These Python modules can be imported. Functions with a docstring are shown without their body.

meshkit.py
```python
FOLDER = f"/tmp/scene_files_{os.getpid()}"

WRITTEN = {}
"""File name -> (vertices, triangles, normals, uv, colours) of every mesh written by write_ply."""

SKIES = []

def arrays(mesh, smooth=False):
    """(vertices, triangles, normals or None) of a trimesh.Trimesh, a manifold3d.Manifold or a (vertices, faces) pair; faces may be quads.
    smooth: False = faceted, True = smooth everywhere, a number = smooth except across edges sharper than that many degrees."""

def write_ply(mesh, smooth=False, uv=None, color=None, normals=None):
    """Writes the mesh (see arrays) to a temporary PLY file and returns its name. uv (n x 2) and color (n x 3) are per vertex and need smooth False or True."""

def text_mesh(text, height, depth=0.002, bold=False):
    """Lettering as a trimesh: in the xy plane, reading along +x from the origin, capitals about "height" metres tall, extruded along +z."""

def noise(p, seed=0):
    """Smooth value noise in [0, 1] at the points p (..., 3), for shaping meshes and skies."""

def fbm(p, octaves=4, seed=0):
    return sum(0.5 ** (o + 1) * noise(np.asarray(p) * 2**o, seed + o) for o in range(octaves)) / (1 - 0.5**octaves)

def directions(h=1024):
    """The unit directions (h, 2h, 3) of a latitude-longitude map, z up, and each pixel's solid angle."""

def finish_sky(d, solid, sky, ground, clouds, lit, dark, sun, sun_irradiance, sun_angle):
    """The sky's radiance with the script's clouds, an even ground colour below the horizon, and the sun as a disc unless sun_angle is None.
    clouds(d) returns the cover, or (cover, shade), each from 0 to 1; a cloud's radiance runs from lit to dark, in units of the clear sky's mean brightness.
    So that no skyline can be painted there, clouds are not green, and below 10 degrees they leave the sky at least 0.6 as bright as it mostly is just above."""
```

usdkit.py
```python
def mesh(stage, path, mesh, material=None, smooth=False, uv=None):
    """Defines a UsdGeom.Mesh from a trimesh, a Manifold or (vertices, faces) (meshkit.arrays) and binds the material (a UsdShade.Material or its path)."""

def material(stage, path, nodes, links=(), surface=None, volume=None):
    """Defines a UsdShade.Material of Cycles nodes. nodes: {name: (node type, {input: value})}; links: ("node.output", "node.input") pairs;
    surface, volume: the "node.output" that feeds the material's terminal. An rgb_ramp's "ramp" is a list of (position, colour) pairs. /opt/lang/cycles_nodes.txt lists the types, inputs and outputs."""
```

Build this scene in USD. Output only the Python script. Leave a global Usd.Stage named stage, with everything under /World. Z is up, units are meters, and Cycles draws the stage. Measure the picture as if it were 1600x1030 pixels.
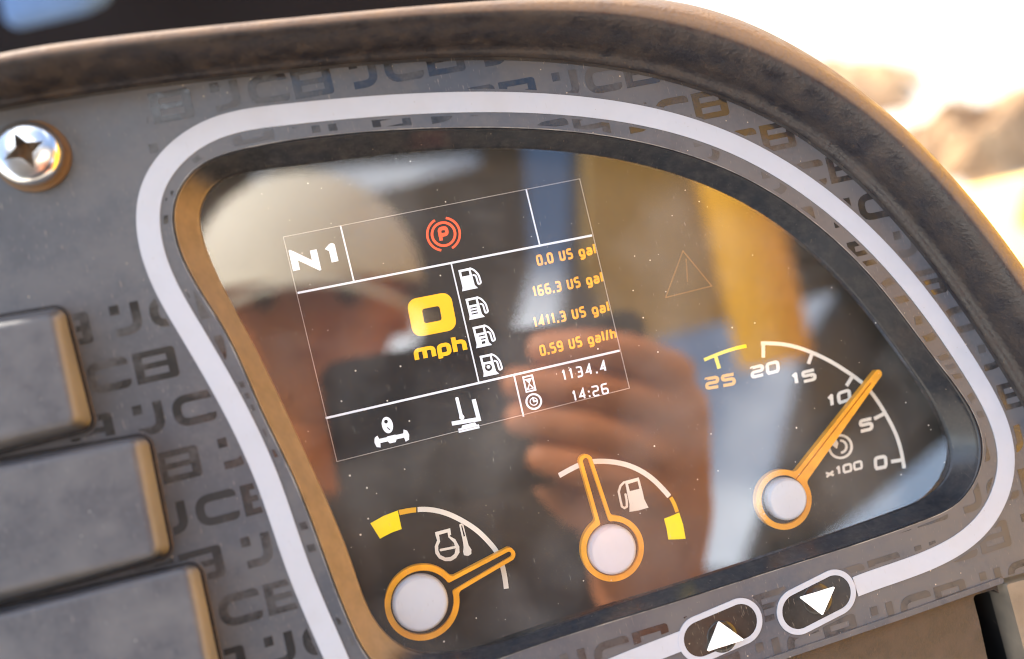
import math, random
import numpy as np, trimesh, shapely, usdkit, meshkit
from shapely.geometry import Polygon, LineString, Point, MultiPolygon, box
from shapely.ops import unary_union
from shapely import affinity
from scipy.interpolate import splprep, splev
from scipy.spatial.transform import Rotation
import manifold3d as m3
from pxr import Usd, UsdGeom, UsdLux, UsdShade, Gf, Sdf

random.seed(7); rng = np.random.default_rng(7)
stage = Usd.Stage.CreateInMemory()
UsdGeom.SetStageUpAxis(stage, UsdGeom.Tokens.z); UsdGeom.SetStageMetersPerUnit(stage, 1.0)
UsdGeom.Xform.Define(stage, '/World'); UsdGeom.Scope.Define(stage, '/World/Looks')

# ------------------------------------------------------------------ camera, sky, sun, exposure
EXPOSURE = 1.84
SKY = 0.15
SUN_DIR = np.array([-0.62, 0.60, 0.52]); SUN_DIR /= np.linalg.norm(SUN_DIR)
SUN = 1.1
TILT = math.radians(50)                       # the panel leans back 40 degrees from upright
AX_U = np.array([1.0, 0, 0]); AX_V = np.array([0, math.cos(TILT), math.sin(TILT)]); AX_N = np.array([0, -math.sin(TILT), math.cos(TILT)])
ORIGIN = np.array([0.0, 0.0, 0.0])            # lower left corner of the display; the ground lies 1.3 m below
LW = np.stack([AX_U, AX_V, AX_N], 1)          # panel frame -> world
# camera pose in the panel frame (solved from the display's four corners)
HFOV = 60.0; FPX = 800 / math.tan(math.radians(HFOV / 2))
SW, SH = .070, .0519
def _solve():
    from scipy.optimize import least_squares
    px = np.array([(442, 370), (906, 279), (984, 607), (526, 722)], float)
    ob = np.array([(0, SH, 0), (SW, SH, 0), (SW, 0, 0), (0, 0, 0)])
    def pr(p):
        X = Rotation.from_rotvec(p[:3]).apply(ob) + p[3:]
        return (np.c_[800 + FPX * X[:, 0] / X[:, 2], 515 + FPX * X[:, 1] / X[:, 2]] - px).ravel()
    b = least_squares(pr, np.r_[Rotation.from_euler('xyz', [180, 0, -13], degrees=True).as_rotvec(), -.04, .03, .2])
    return Rotation.from_rotvec(b.x[:3]).as_matrix(), b.x[3:]
CR, CT = _solve()                              # camera(x right, y down, z forward) = CR @ panel + CT
CPOS = -CR.T @ CT                              # camera position in the panel frame
cam = UsdGeom.Camera.Define(stage, '/World/Camera')
cx, cy, cz = LW @ CR[0], LW @ -CR[1], LW @ -CR[2]
cpw = LW @ CPOS + ORIGIN
cam.AddTransformOp().Set(Gf.Matrix4d(*cx, 0, *cy, 0, *cz, 0, *cpw, 1))
cam.CreateHorizontalApertureAttr(36.0); cam.CreateVerticalApertureAttr(36 * 659 / 1024)
FOC = 18 / math.tan(math.radians(HFOV / 2))
cam.CreateFocalLengthAttr(FOC); cam.CreateFStopAttr(FOC / 5.8); cam.CreateFocusDistanceAttr(0.203)
cam.CreateClippingRangeAttr(Gf.Vec2f(0.005, 500)); cam.CreateExposureAttr(EXPOSURE)

elev, rot = math.asin(SUN_DIR[2]), math.atan2(SUN_DIR[0], SUN_DIR[1])
sky_mat = usdkit.material(stage, '/World/Looks/sky', {
    'sky': ('sky_texture', {'sky_type': 'single_scattering', 'sun_disc': False, 'sun_elevation': elev, 'sun_rotation': rot, 'aerosol_density': 1.5}),
    'tc': ('texture_coordinate', {}), 'n': ('noise_texture', {'scale': 2.2, 'detail': 6, 'roughness': .55}),
    'cv': ('map_range', {'from_min': .50, 'from_max': .68, 'to_min': .0, 'to_max': .75, 'clamp': True}),
    'mx': ('mix_color', {'b': (13., 13.2, 13.6)}),
    'bg': ('background_shader', {'strength': SKY})}, [('tc.generated', 'n.vector'), ('n.fac', 'cv.value'), ('cv.result', 'mx.fac'), ('sky.color', 'mx.a'), ('mx.result', 'bg.color')], surface='bg.background')
dome = UsdLux.DomeLight.Define(stage, '/World/sky')
UsdShade.MaterialBindingAPI.Apply(dome.GetPrim()).Bind(sky_mat)
dome.GetPrim().SetCustomDataByKey('kind', 'structure')
sun = UsdLux.DistantLight.Define(stage, '/World/sun')
sun.CreateNormalizeAttr(True); sun.CreateIntensityAttr(SUN); sun.CreateAngleAttr(0.5); sun.CreateColorAttr(Gf.Vec3f(1, .93, .82))
zz = SUN_DIR; xx = np.cross([0, 0, 1], zz); xx /= np.linalg.norm(xx); yy = np.cross(zz, xx)
sun.AddTransformOp().Set(Gf.Matrix4d(*xx, 0, *yy, 0, *zz, 0, 0, 0, 5, 1))

# ------------------------------------------------------------------ helpers
def P(px, w):
    """Photograph pixels (n, 2) on the panel-parallel plane w metres above the dial -> (n, 2) panel coordinates."""
    px = np.atleast_2d(np.asarray(px, float))
    d = np.c_[(px[:, 0] - 800) / FPX, (px[:, 1] - 515) / FPX, np.ones(len(px))] @ CR      # rows: CR.T @ d
    t = (w - CPOS[2]) / d[:, 2]
    return CPOS[:2] + d[:, :2] * t[:, None]
def crop(x0, y0, s, pts): return [(x0 + x / s, y0 + y / s) for x, y in pts]
W_DIAL, W_LENS, W_FACE = 0.0, .007, .013
def MIR(px, py, h):
    """A point h above the dial whose mirror image in the lens stands at that pixel."""
    u, v = P((px, py), 2 * W_LENS - h)[0]
    return np.array([u, v, h])
def spl(pts, n=200, closed=False, s=0.0):
    p = np.asarray(pts, float)
    if closed: p = np.vstack([p, p[:1]])
    tck, _ = splprep(p.T, s=s, per=closed, k=3)
    u = np.linspace(0, 1, n, endpoint=not closed)
    return np.array(splev(u, tck)).T
def polys(g):
    return [q for q in getattr(g, 'geoms', [g]) if isinstance(q, Polygon) and q.area > 1e-10]
def ext(g, z0, z1):
    out = []
    for q in polys(g):
        m = trimesh.creation.extrude_polygon(q, z1 - z0, engine='earcut'); m.apply_translation([0, 0, z0]); out.append(m)
    return trimesh.util.concatenate(out)
def pxpoly(pts, w, holes=()):
    return Polygon(P(pts, w), [P(h, w) for h in holes]).buffer(0)
def pxline(pts, w, width, n=60, smooth=True, cap='flat', join='round'):
    pts = spl(pts, n) if smooth and len(pts) > 3 else pts
    return LineString(P(pts, w)).buffer(width / 2, cap_style=cap, join_style=join)
MM = .001
PXM = SW / 473                                  # metres per photograph pixel on the dial

used = {}
def numbered(parent, name):
    k = used.get((parent, name), 0); used[(parent, name)] = k + 1
    return name if k == 0 else f'{name}_{k:03d}'
def tag(p, label=None, cat=None, group=None, kind=None):
    for k, x in (('label', label), ('category', cat), ('group', group), ('kind', kind)):
        if x: p.SetCustomDataByKey(k, x)
BASE = {}
def thing(name, label, cat, base=(0, 0, 0), frame='panel', group=None, kind=None):
    path = '/World/' + numbered('/World', name)
    x = UsdGeom.Xform.Define(stage, path)
    b = np.asarray(base, float)
    if frame == 'panel':
        o = LW @ b + ORIGIN
        x.AddTransformOp().Set(Gf.Matrix4d(*AX_U, 0, *AX_V, 0, *AX_N, 0, *o, 1))
    else:
        x.AddTranslateOp().Set(Gf.Vec3d(*b))
    BASE[path] = b
    tag(x.GetPrim(), label, cat, group, kind)
    return path
def obj(name, mesh, mat, parent, smooth=False, label=None, kind=None):
    """A mesh (given in the frame of its thing, not yet relative to the thing's base) as a child of parent."""
    root = '/'.join(parent.split('/')[:3])
    path = parent + '/' + numbered(parent, name)
    if hasattr(mesh, 'to_mesh'):
        q = mesh.to_mesh(); mesh = trimesh.Trimesh(q.vert_properties[:, :3], q.tri_verts, process=False)
    mesh = mesh.copy(); mesh.apply_translation(-BASE[root])
    m = usdkit.mesh(stage, path, mesh, MAT[mat], smooth=smooth)
    tag(m.GetPrim(), label, None, None, kind)
    return path
def flat(name, g, w, mat, parent, t=.00012, label=None):
    return obj(name, ext(g, w - .00002, w + t), mat, parent, False, label)
def loft(loops, closed_profile=False):
    """loops: list of (n, 3) closed loops -> side surface."""
    n = len(loops[0]); v = np.vstack(loops); f = []
    i = np.arange(n); j = (i + 1) % n
    for k in range(len(loops) - 1):
        a, b = k * n, (k + 1) * n
        f += [np.c_[a + i, a + j, b + j], np.c_[a + i, b + j, b + i]]
    return trimesh.Trimesh(v, np.vstack(f), process=False)
def strip(rows, flip=False):
    """rows: (r, n, 3) open grid -> surface."""
    rows = np.asarray(rows); r, n = rows.shape[:2]
    idx = np.arange(r * n).reshape(r, n)
    a, b, c, d = idx[:-1, :-1].ravel(), idx[:-1, 1:].ravel(), idx[1:, 1:].ravel(), idx[1:, :-1].ravel()
    f = np.vstack([np.c_[a, b, c], np.c_[a, c, d]])
    if flip: f = f[:, ::-1]
    return trimesh.Trimesh(rows.reshape(-1, 3), f, process=False)

# ------------------------------------------------------------------ materials
MAT = {}
def mat(name, nodes, links, surface): MAT[name] = usdkit.material(stage, '/World/Looks/' + name, nodes, links, surface=surface)
def plastic(name, base, rough=.45, dust=(.45, .38, .28), dust_amt=.35, speck=.6, speck_scale=620., bump=.00004, bump_scale=2600., spec=.5, cloud=35., scratch=.25, rough_var=.15, up=0., dust_warm_dir=.5 * AX_V + .87 * AX_N):
    """Worn plastic: cloudy dust film, dust and painted warm light by facing, bright dust specks, fine scratches, a fine grain."""
    N = {
        'geo': ('geometry', {}),
        'cl': ('noise_texture', {'scale': cloud, 'detail': 6, 'roughness': .65}),
        'clr': ('map_range', {'from_min': .42, 'from_max': .75, 'to_min': 0, 'to_max': dust_amt, 'clamp': True}),
        'vor': ('voronoi_texture', {'scale': speck_scale, 'randomness': 1.0}),
        'vsz': ('white_noise_texture', {'dimensions': '3D'}),
        'vth': ('math', {'math_type': 'power', 'value2': 9.0}),
        'vth2': ('math', {'math_type': 'multiply', 'value2': .13}),
        'sp': ('math', {'math_type': 'less_than'}),
        'spm': ('math', {'math_type': 'multiply', 'value2': speck}),
        'mp': ('mapping', {'mapping_type': 'point', 'rotation': (.3, .5, .9), 'scale': (2600, 110, 700)}),
        'sc': ('noise_texture', {'scale': 1.0, 'detail': 3}),
        'scr': ('map_range', {'from_min': .64, 'from_max': .74, 'to_min': 0, 'to_max': scratch, 'clamp': True}),
        'nd': ('vector_math', {'math_type': 'dot_product', 'vector2': tuple(dust_warm_dir)}), 'ndr': ('map_range', {'range_type': 'smoothstep', 'from_min': .5, 'from_max': 1.02, 'to_min': 0, 'to_max': up, 'clamp': True}),  # tint by facing: settled dust, and warm side light painted in dust colour
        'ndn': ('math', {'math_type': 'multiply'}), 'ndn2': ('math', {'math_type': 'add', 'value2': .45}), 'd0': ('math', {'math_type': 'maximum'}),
        'd1': ('math', {'math_type': 'maximum'}),
        'd2': ('math', {'math_type': 'maximum', 'use_clamp': True}),
        'mix': ('mix_color', {'a': base, 'b': dust}),
        'ro': ('map_range', {'from_min': 0, 'from_max': 1, 'to_min': rough, 'to_max': min(1, rough + .45), 'clamp': True}),
        'rn': ('map_range', {'from_min': .3, 'from_max': .7, 'to_min': -rough_var, 'to_max': rough_var}),
        'ra': ('math', {'math_type': 'add', 'use_clamp': True}),
        'gr': ('noise_texture', {'scale': bump_scale, 'detail': 3}),
        'bp': ('bump', {'distance': bump, 'strength': .6}),
        'p': ('principled_bsdf', {'specular_ior_level': spec}),
    }
    L = [('geo.position', 'cl.vector'), ('cl.fac', 'clr.value'), ('geo.position', 'vor.vector'), ('vor.position', 'vsz.vector'), ('vsz.value', 'vth.value1'),
         ('vth.value', 'vth2.value1'), ('vor.distance', 'sp.value1'), ('vth2.value', 'sp.value2'), ('sp.value', 'spm.value1'),
         ('geo.position', 'mp.vector'), ('mp.vector', 'sc.vector'), ('sc.fac', 'scr.value'), ('geo.normal', 'nd.vector1'), ('nd.value', 'ndr.value'), ('cl.fac', 'ndn2.value1'), ('ndr.result', 'ndn.value1'), ('ndn2.value', 'ndn.value2'), ('ndn.value', 'd0.value1'), ('clr.result', 'd0.value2'), ('d0.value', 'd1.value1'), ('scr.result', 'd1.value2'),
         ('d1.value', 'd2.value1'), ('spm.value', 'd2.value2'), ('d2.value', 'mix.fac'), ('mix.result', 'p.base_color'), ('d2.value', 'ro.value'),
         ('cl.fac', 'rn.value'), ('ro.result', 'ra.value1'), ('rn.result', 'ra.value2'), ('ra.value', 'p.roughness'),
         ('geo.position', 'gr.vector'), ('gr.fac', 'bp.height'), ('bp.normal', 'p.normal')]
    mat(name, N, L, 'p.BSDF')
def paint(name, base, rough=.4, emit=0, metallic=0, spec=.5, var=.12, scale=120.):
    N = {'geo': ('geometry', {}), 'n': ('noise_texture', {'scale': scale, 'detail': 4}),
         'r': ('rgb_ramp', {'ramp': [(.3, tuple(c * (1 - var) for c in base)), (.7, tuple(min(1, c * (1 + var)) for c in base))]}),
         'p': ('principled_bsdf', {'roughness': rough, 'metallic': metallic, 'specular_ior_level': spec})}
    L = [('geo.position', 'n.vector'), ('n.fac', 'r.fac'), ('r.color', 'p.base_color')]
    if emit:
        N['p'][1]['emission_strength'] = emit; L.append(('r.color', 'p.emission_color'))
    mat(name, N, L, 'p.BSDF')

plastic('fascia', (.061, .067, .078), rough=.33, dust_amt=.10, speck=.9, spec=.7, scratch=.2)
plastic('ghost', (.016, .0155, .015), rough=.16, dust_amt=.95, dust=(.066,.066,.068), speck=.5, bump=.00001, scratch=.15, cloud=45., spec=.9)
plastic('key', (.07, .072, .08), rough=.38, dust=(.3, .29, .27), dust_amt=.15, up=.6, dust_warm_dir=.97 * AX_U + .25 * AX_N, speck=.9, cloud=90., scratch=.3)  # thin dust; tan on right-facing sides is warm side light painted in
plastic('bezel', (.016, .017, .020), rough=.25, bump=.00001, dust=(.42, .31, .19), dust_amt=.04, speck=.3, cloud=300., up=.52, dust_warm_dir=.85 * AX_U + .55 * AX_N, scratch=.1, rough_var=.06)  # left wall tint: dust film plus painted warm light from the right
plastic('cowl', (.012, .010, .012), rough=.42, spec=.7, dust=(.34, .21, .11), dust_amt=.10, speck=.3, bump=.0003, bump_scale=1100., cloud=220., scratch=.15, up=.5)
plastic('body', (.05, .037, .027), rough=.55, dust=(.18, .12, .075), dust_amt=.4, speck=.2, bump=.0003, bump_scale=1500., cloud=150.)
plastic('post', (.13, .11, .085), rough=.5, dust=(.5, .4, .28), dust_amt=.4, speck=.2)
plastic('stripe', (.405, .44, .495), rough=.35, dust=(.25, .22, .18), dust_amt=.16, speck=.5, bump=.00001, scratch=.25, cloud=80.)
plastic('dial', (.019, .016, .013), rough=.55, dust=(.3, .26, .2), dust_amt=.06, speck=.35, bump=.00002, scratch=.06)
plastic('dome_key', (.024, .021, .018), rough=.18, dust_amt=.05, speck=.4, bump=.00001)
plastic('worn_edge', (.10, .10, .10), rough=.4, dust=(.45, .42, .37), dust_amt=.8, cloud=160.)
plastic('pocket', (.012, .012, .014), rough=.5, dust_amt=.1)
paint('screen_black', (.012, .012, .013), .35)
paint('lcd_white', (.75, .80, .92), .5, emit=.16, var=.06, scale=700)
paint('lcd_line', (.70, .74, .84), .5, emit=.14, var=.06)
paint('lcd_amber', (.70, .27, .012), .5, emit=.34, var=.2, scale=900)
paint('lcd_yellow', (.60, .30, .004), .5, emit=.45, var=.06)
paint('frame_grey', (.42, .41, .40), .5)
paint('lcd_red', (.95, .11, .04), .5, emit=.18, var=.08)
paint('mark_white', (.72, .69, .62), .5, emit=.06, var=.05)
paint('mark_yellow', (.85, .66, .0), .5, emit=.12, var=.03)
paint('mark_orange', (.66, .35, .02), .5, emit=.10, var=.06)
paint('faint_line', (.22, .12, .05), .5)
paint('needle_orange', (.80, .35, .015), .35, emit=.04, var=.12, scale=260)
paint('needle_dark', (.03, .026, .022), .3)
paint('cap_white', (.60, .64, .71), .4, var=.04)
paint('arrow_white', (.88, .88, .86), .35, emit=.12, var=.03)
paint('steel', (.80, .80, .80), .18, metallic=1, var=.1, scale=400)
plastic('recess_rust', (.12, .07, .03), rough=.6, dust=(.3, .18, .07), dust_amt=.8)
# lens: a clear pane that mirrors by Fresnel, with dust specks and wiping scratches
mat('lens', {
    'geo': ('geometry', {}), 'vor': ('voronoi_texture', {'scale': 640.}), 'wn': ('white_noise_texture', {'dimensions': '3D'}),
    'pw': ('math', {'math_type': 'power', 'value2': 7.}), 'pm': ('math', {'math_type': 'multiply', 'value2': .13}), 'sp': ('math', {'math_type': 'less_than'}),
    'spm': ('math', {'math_type': 'multiply', 'value2': .75}),
    'mp': ('mapping', {'mapping_type': 'point', 'rotation': (.2, .4, 2.1), 'scale': (2600, 110, 700)}), 'sc': ('noise_texture', {'detail': 3}),
    'scr': ('map_range', {'from_min': .66, 'from_max': .76, 'to_min': 0, 'to_max': .10, 'clamp': True}),
    'cl': ('noise_texture', {'scale': 40., 'detail': 6}), 'clr': ('map_range', {'from_min': .45, 'from_max': .8, 'to_min': .006, 'to_max': .07, 'clamp': True}),
    'a': ('math', {'math_type': 'add'}), 'm': ('math', {'math_type': 'maximum', 'use_clamp': True}),
    'tr': ('transparent_bsdf', {'color': (.97, .97, .96)}), 'gl': ('glossy_bsdf', {'color': (1, 1, 1), 'roughness': .025}), 'lw': ('layer_weight', {}), 'f5': ('math', {'math_type': 'power', 'value2': 5.}), 'fr': ('math', {'math_type': 'multiply_add', 'value2': .86, 'value3': .14}),
    'mx': ('mix_closure', {}), 'df': ('diffuse_bsdf', {'color': (.7, .66, .58)}), 'mx2': ('mix_closure', {})},
    [('geo.position', 'vor.vector'), ('vor.position', 'wn.vector'), ('wn.value', 'pw.value1'), ('pw.value', 'pm.value1'), ('vor.distance', 'sp.value1'), ('pm.value', 'sp.value2'),
     ('sp.value', 'spm.value1'), ('geo.position', 'mp.vector'), ('mp.vector', 'sc.vector'), ('sc.fac', 'scr.value'), ('geo.position', 'cl.vector'), ('cl.fac', 'clr.value'),
     ('scr.result', 'a.value1'), ('clr.result', 'a.value2'), ('a.value', 'm.value1'), ('spm.value', 'm.value2'),
     ('lw.facing', 'f5.value1'), ('f5.value', 'fr.value1'), ('fr.value', 'mx.fac'), ('tr.BSDF', 'mx.closure1'), ('gl.BSDF', 'mx.closure2'), ('m.value', 'mx2.fac'), ('mx.closure', 'mx2.closure1'), ('df.BSDF', 'mx2.closure2')], 'mx2.closure')
# surroundings
mat('sand', {'geo': ('geometry', {}), 'n': ('noise_texture', {'scale': 1.3, 'detail': 8, 'roughness': .7}), 'r': ('rgb_ramp', {'ramp': [(.3, (.38, .30, .21)), (.55, (.52, .45, .36)), (.8, (.60, .55, .47))]}),
    'b': ('bump', {'distance': .03}), 'p': ('principled_bsdf', {'roughness': .95})}, [('geo.position', 'n.vector'), ('n.fac', 'r.fac'), ('r.color', 'p.base_color'), ('n.fac', 'b.height'), ('b.normal', 'p.normal')], 'p.BSDF')
mat('soil', {'geo': ('geometry', {}), 'n': ('noise_texture', {'scale': 9., 'detail': 8, 'roughness': .75}), 'r': ('rgb_ramp', {'ramp': [(.3, (.12, .07, .035)), (.5, (.28, .17, .09)), (.7, (.46, .32, .18))]}),
    'b': ('bump', {'distance': .03}), 'p': ('principled_bsdf', {'roughness': .95})}, [('geo.position', 'n.vector'), ('n.fac', 'r.fac'), ('r.color', 'p.base_color'), ('n.fac', 'b.height'), ('b.normal', 'p.normal')], 'p.BSDF')
paint('yellow_paint', (.84, .44, .02), .35, var=.1, scale=6)
paint('sunlit_yellow', (.86, .62, .22), .5, var=.12, scale=9)  # machine yellow with the overexposed sunlit tone put into its base colour
paint('olive_paint', (.36, .24, .07), .6, scale=5)
paint('cab_grey', (.035, .03, .026), .6, scale=8)
paint('cab_black', (.009, .008, .010), .9, spec=.1, scale=8)
paint('cloth_blue', (.07, .13, .26), .9, scale=30)
paint('cloth_maroon', (.10, .04, .06), .9, scale=30)
paint('skin', (.60, .22, .09), .5, scale=60, var=.1)
paint('cap_cloth', (.74, .69, .60), .9, scale=200, var=.06)
paint('shirt', (.035, .03, .035), .9, scale=60)
paint('collar', (.7, .7, .72), .9)
paint('phone_black', (.012, .012, .014), .25)
paint('eye_dark', (.02, .015, .01), .2)

# ------------------------------------------------------------------ outlines traced on their own planes
STRIPE = [(550, 1090), (526, 1030), (465, 885), (420, 755), (360, 625), (296, 515), (260, 445), (238, 395), (232, 343), (236, 305), (252, 267), (285, 230), (330, 204), (380, 190),
          (437, 180), (550, 169), (650, 162), (800, 161), (900, 166), (1000, 180), (1080, 200), (1150, 228), (1225, 268), (1300, 321), (1370, 385), (1425, 445), (1475, 515),
          (1517, 580), (1550, 635), (1569, 687), (1571, 730), (1562, 775), (1540, 812), (1505, 845), (1455, 872), (1400, 895), (1336, 917)]
OUTER = [(350, 515), (300, 435), (278, 380), (270, 335), (280, 295), (305, 265), (340, 246), (385, 233), (500, 214), (600, 205), (700, 201), (800, 201), (925, 210), (1025, 230), (1100, 252), (1175, 285),
         (1250, 330), (1315, 385), (1370, 445), (1423, 515), (1465, 565), (1505, 620), (1530, 670), (1534, 715), (1522, 755), (1495, 785), (1450, 810), (1375, 836), (1200, 894), (1050, 940), (950, 973), (800, 1021),
         (720, 1047), (660, 1060), (610, 1055), (575, 1030), (548, 980), (525, 915), (490, 825), (450, 730), (415, 655)]
INNER = [(390, 525), (340, 430), (320, 380), (311, 340), (320, 305), (350, 280), (395, 268), (475, 257), (550, 246), (650, 237), (800, 233), (900, 238), (975, 250), (1050, 272), (1125, 300), (1200, 340), (1250, 375),
         (1300, 425), (1350, 480), (1378, 515), (1425, 580), (1460, 640), (1480, 685), (1485, 720), (1475, 750), (1445, 775), (1390, 800), (1300, 833), (1150, 884), (950, 950), (800, 998),
         (730, 1017), (675, 1022), (630, 1012), (600, 988), (572, 940), (550, 890), (530, 825), (505, 765), (480, 715), (450, 655)]
GAP = [(-260, 228), (-120, 192), (0, 168), (150, 143), (300, 122), (450, 105), (600, 94), (720, 89), (820, 90), (920, 98), (1020, 113), (1120, 141), (1200, 178), (1270, 222), (1340, 277), (1400, 338), (1460, 415), (1520, 500), (1570, 572), (1640, 690), (1690, 800)]
FASCIA_LOW = [(1690, 870), (1563, 905), (1400, 962), (1186, 1034), (900, 1125), (-260, 1420)]
def star(loop_px, w, n=320, s=60):
    c = spl(loop_px, 900, True, s); q = P(c, w); return q
def radial(q, n=360):
    """Resample a star-shaped loop at n directions about a fixed centre of the panel."""
    c = P((960, 600), W_LENS)[0]; ln = Polygon(q).exterior; out = []
    for a in np.linspace(0, 2 * math.pi, n, endpoint=False):
        hit = ln.intersection(LineString([c, c + .5 * np.array([math.cos(a), math.sin(a)])]))
        h = np.array([p.coords[0] for p in getattr(hit, 'geoms', [hit])]); out.append(h[np.argmax(((h - c) ** 2).sum(1))])
    return np.array(out)
outer = radial(star(OUTER, W_FACE)); inner = radial(star(INNER, W_LENS))
# even spacing along the loops keeps the corners smooth
def even(a, b, n=520):
    d = np.r_[0, np.cumsum(np.linalg.norm(np.diff(np.vstack([a, a[:1]]), axis=0), axis=1))]; t = np.linspace(0, d[-1], n, endpoint=False)
    f = lambda q: np.c_[[np.interp(t, d, np.r_[q[:, k], q[0, k]]) for k in (0, 1)]].T
    return f(a), f(b)
outer, inner = even(outer, inner)
gap = P(spl(GAP, 300, s=40), W_FACE)
fascia_poly = Polygon(np.vstack([gap, P(FASCIA_LOW, W_FACE)])).buffer(0)
hole = Polygon(outer).buffer(0)
stripe_w = 33 * PXM * .935
stripe_g = LineString(P(spl(STRIPE, 400, s=30), W_FACE)).buffer(stripe_w / 2, cap_style='flat')

# ------------------------------------------------------------------ the instrument panel
panel = thing('instrument_panel', 'grey instrument panel with a white border line, glazed display and three gauges', 'instrument panel', (0, 0, 0))
fascia_open = fascia_poly.difference(hole.buffer(.0002))
obj('fascia', ext(fascia_open, W_FACE - .004, W_FACE), 'fascia', panel)
prof = [(0, -.0022), (0, -.00045), (.015, -.00012), (.05, .0001), (.10, .00005), (.16, -.0004), (.22, -.0012), (.85, -.0054), (.94, -.0058), (1.0, -.0059), (1.0, -.0075)]
loops = [np.c_[outer * (1 - t) + inner * t, np.full(len(outer), W_FACE + z)] for t, z in prof]
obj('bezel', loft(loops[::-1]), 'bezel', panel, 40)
lens_poly = Polygon(inner).buffer(.0005)
obj('lens', trimesh.Trimesh(*(lambda t: (np.c_[t[0], np.full(len(t[0]), W_LENS)], t[1]))(trimesh.creation.triangulate_polygon(lens_poly, engine='earcut')), process=False), 'lens', panel)
obj('dial_face', ext(hole.buffer(.0014), -.002, 0), 'dial', panel)

obj('housing', ext(hole.buffer(.0045).difference(hole.buffer(.0015)), -.003, W_FACE - .0041), 'pocket', panel)
UPC, UPR = [(1094, 998), (1157, 971)], 32.5
DNC, DNR = [(1247, 955), (1304, 926)], 33.0
ring_w = 9.2 * PXM
def stadium(c, r): return LineString(P(c, W_FACE)).buffer(r * PXM * .95)
flat('worn_edge', hole.buffer(.00034).difference(hole.buffer(.00012)), W_FACE, 'worn_edge', panel, .00004)
up_o, dn_o = stadium(UPC, UPR + 4), stadium(DNC, DNR + 4)
up_i, dn_i = stadium(UPC, UPR - 5), stadium(DNC, DNR - 5)
low_stripe = LineString(P([(930, 1055), (990, 1030), (1068, 1000)], W_FACE)).buffer(stripe_w * .47, cap_style='flat')
stripe_g = stripe_g.difference(dn_o.buffer(-.0003))
low_stripe = low_stripe.difference(up_o.buffer(-.0003))
flat('border_line', stripe_g, W_FACE, 'stripe', panel, .00015, 'white border line curving round the window')
flat('border_line', low_stripe, W_FACE, 'stripe', panel, .00015)
for o, i_, tri, lab in ((up_o, up_i, crop(1020, 860, 4.706, [(475, 515), (662, 650), (388, 737)]), 'button with a white arrow pointing up'),
                        (dn_o, dn_i, crop(1020, 860, 4.706, [(1065, 340), (1328, 260), (1235, 472)]), 'button with a white arrow pointing down')):
    b = flat('arrow_button', i_, W_FACE, 'dome_key', panel, .00012, lab)
    flat('outline', o.difference(i_), W_FACE, 'stripe', b, .00022)
    tp = P(tri, W_FACE); c = tp.mean(0)
    dome_m = trimesh.creation.icosphere(4, 1.0); dome_m.apply_scale([24 * PXM, 24 * PXM, .0006]); dome_m = dome_m.slice_plane([0, 0, 0], [0, 0, 1])
    dome_m.apply_translation([*c, W_FACE + .0001]); obj('dome', dome_m, 'dome_key', b, True)
    a = Polygon(tp).buffer(-.0002).buffer(.0002)
    obj('arrow', ext(a, W_FACE + .0005, W_FACE + .00085), 'arrow_white', b)

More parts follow.
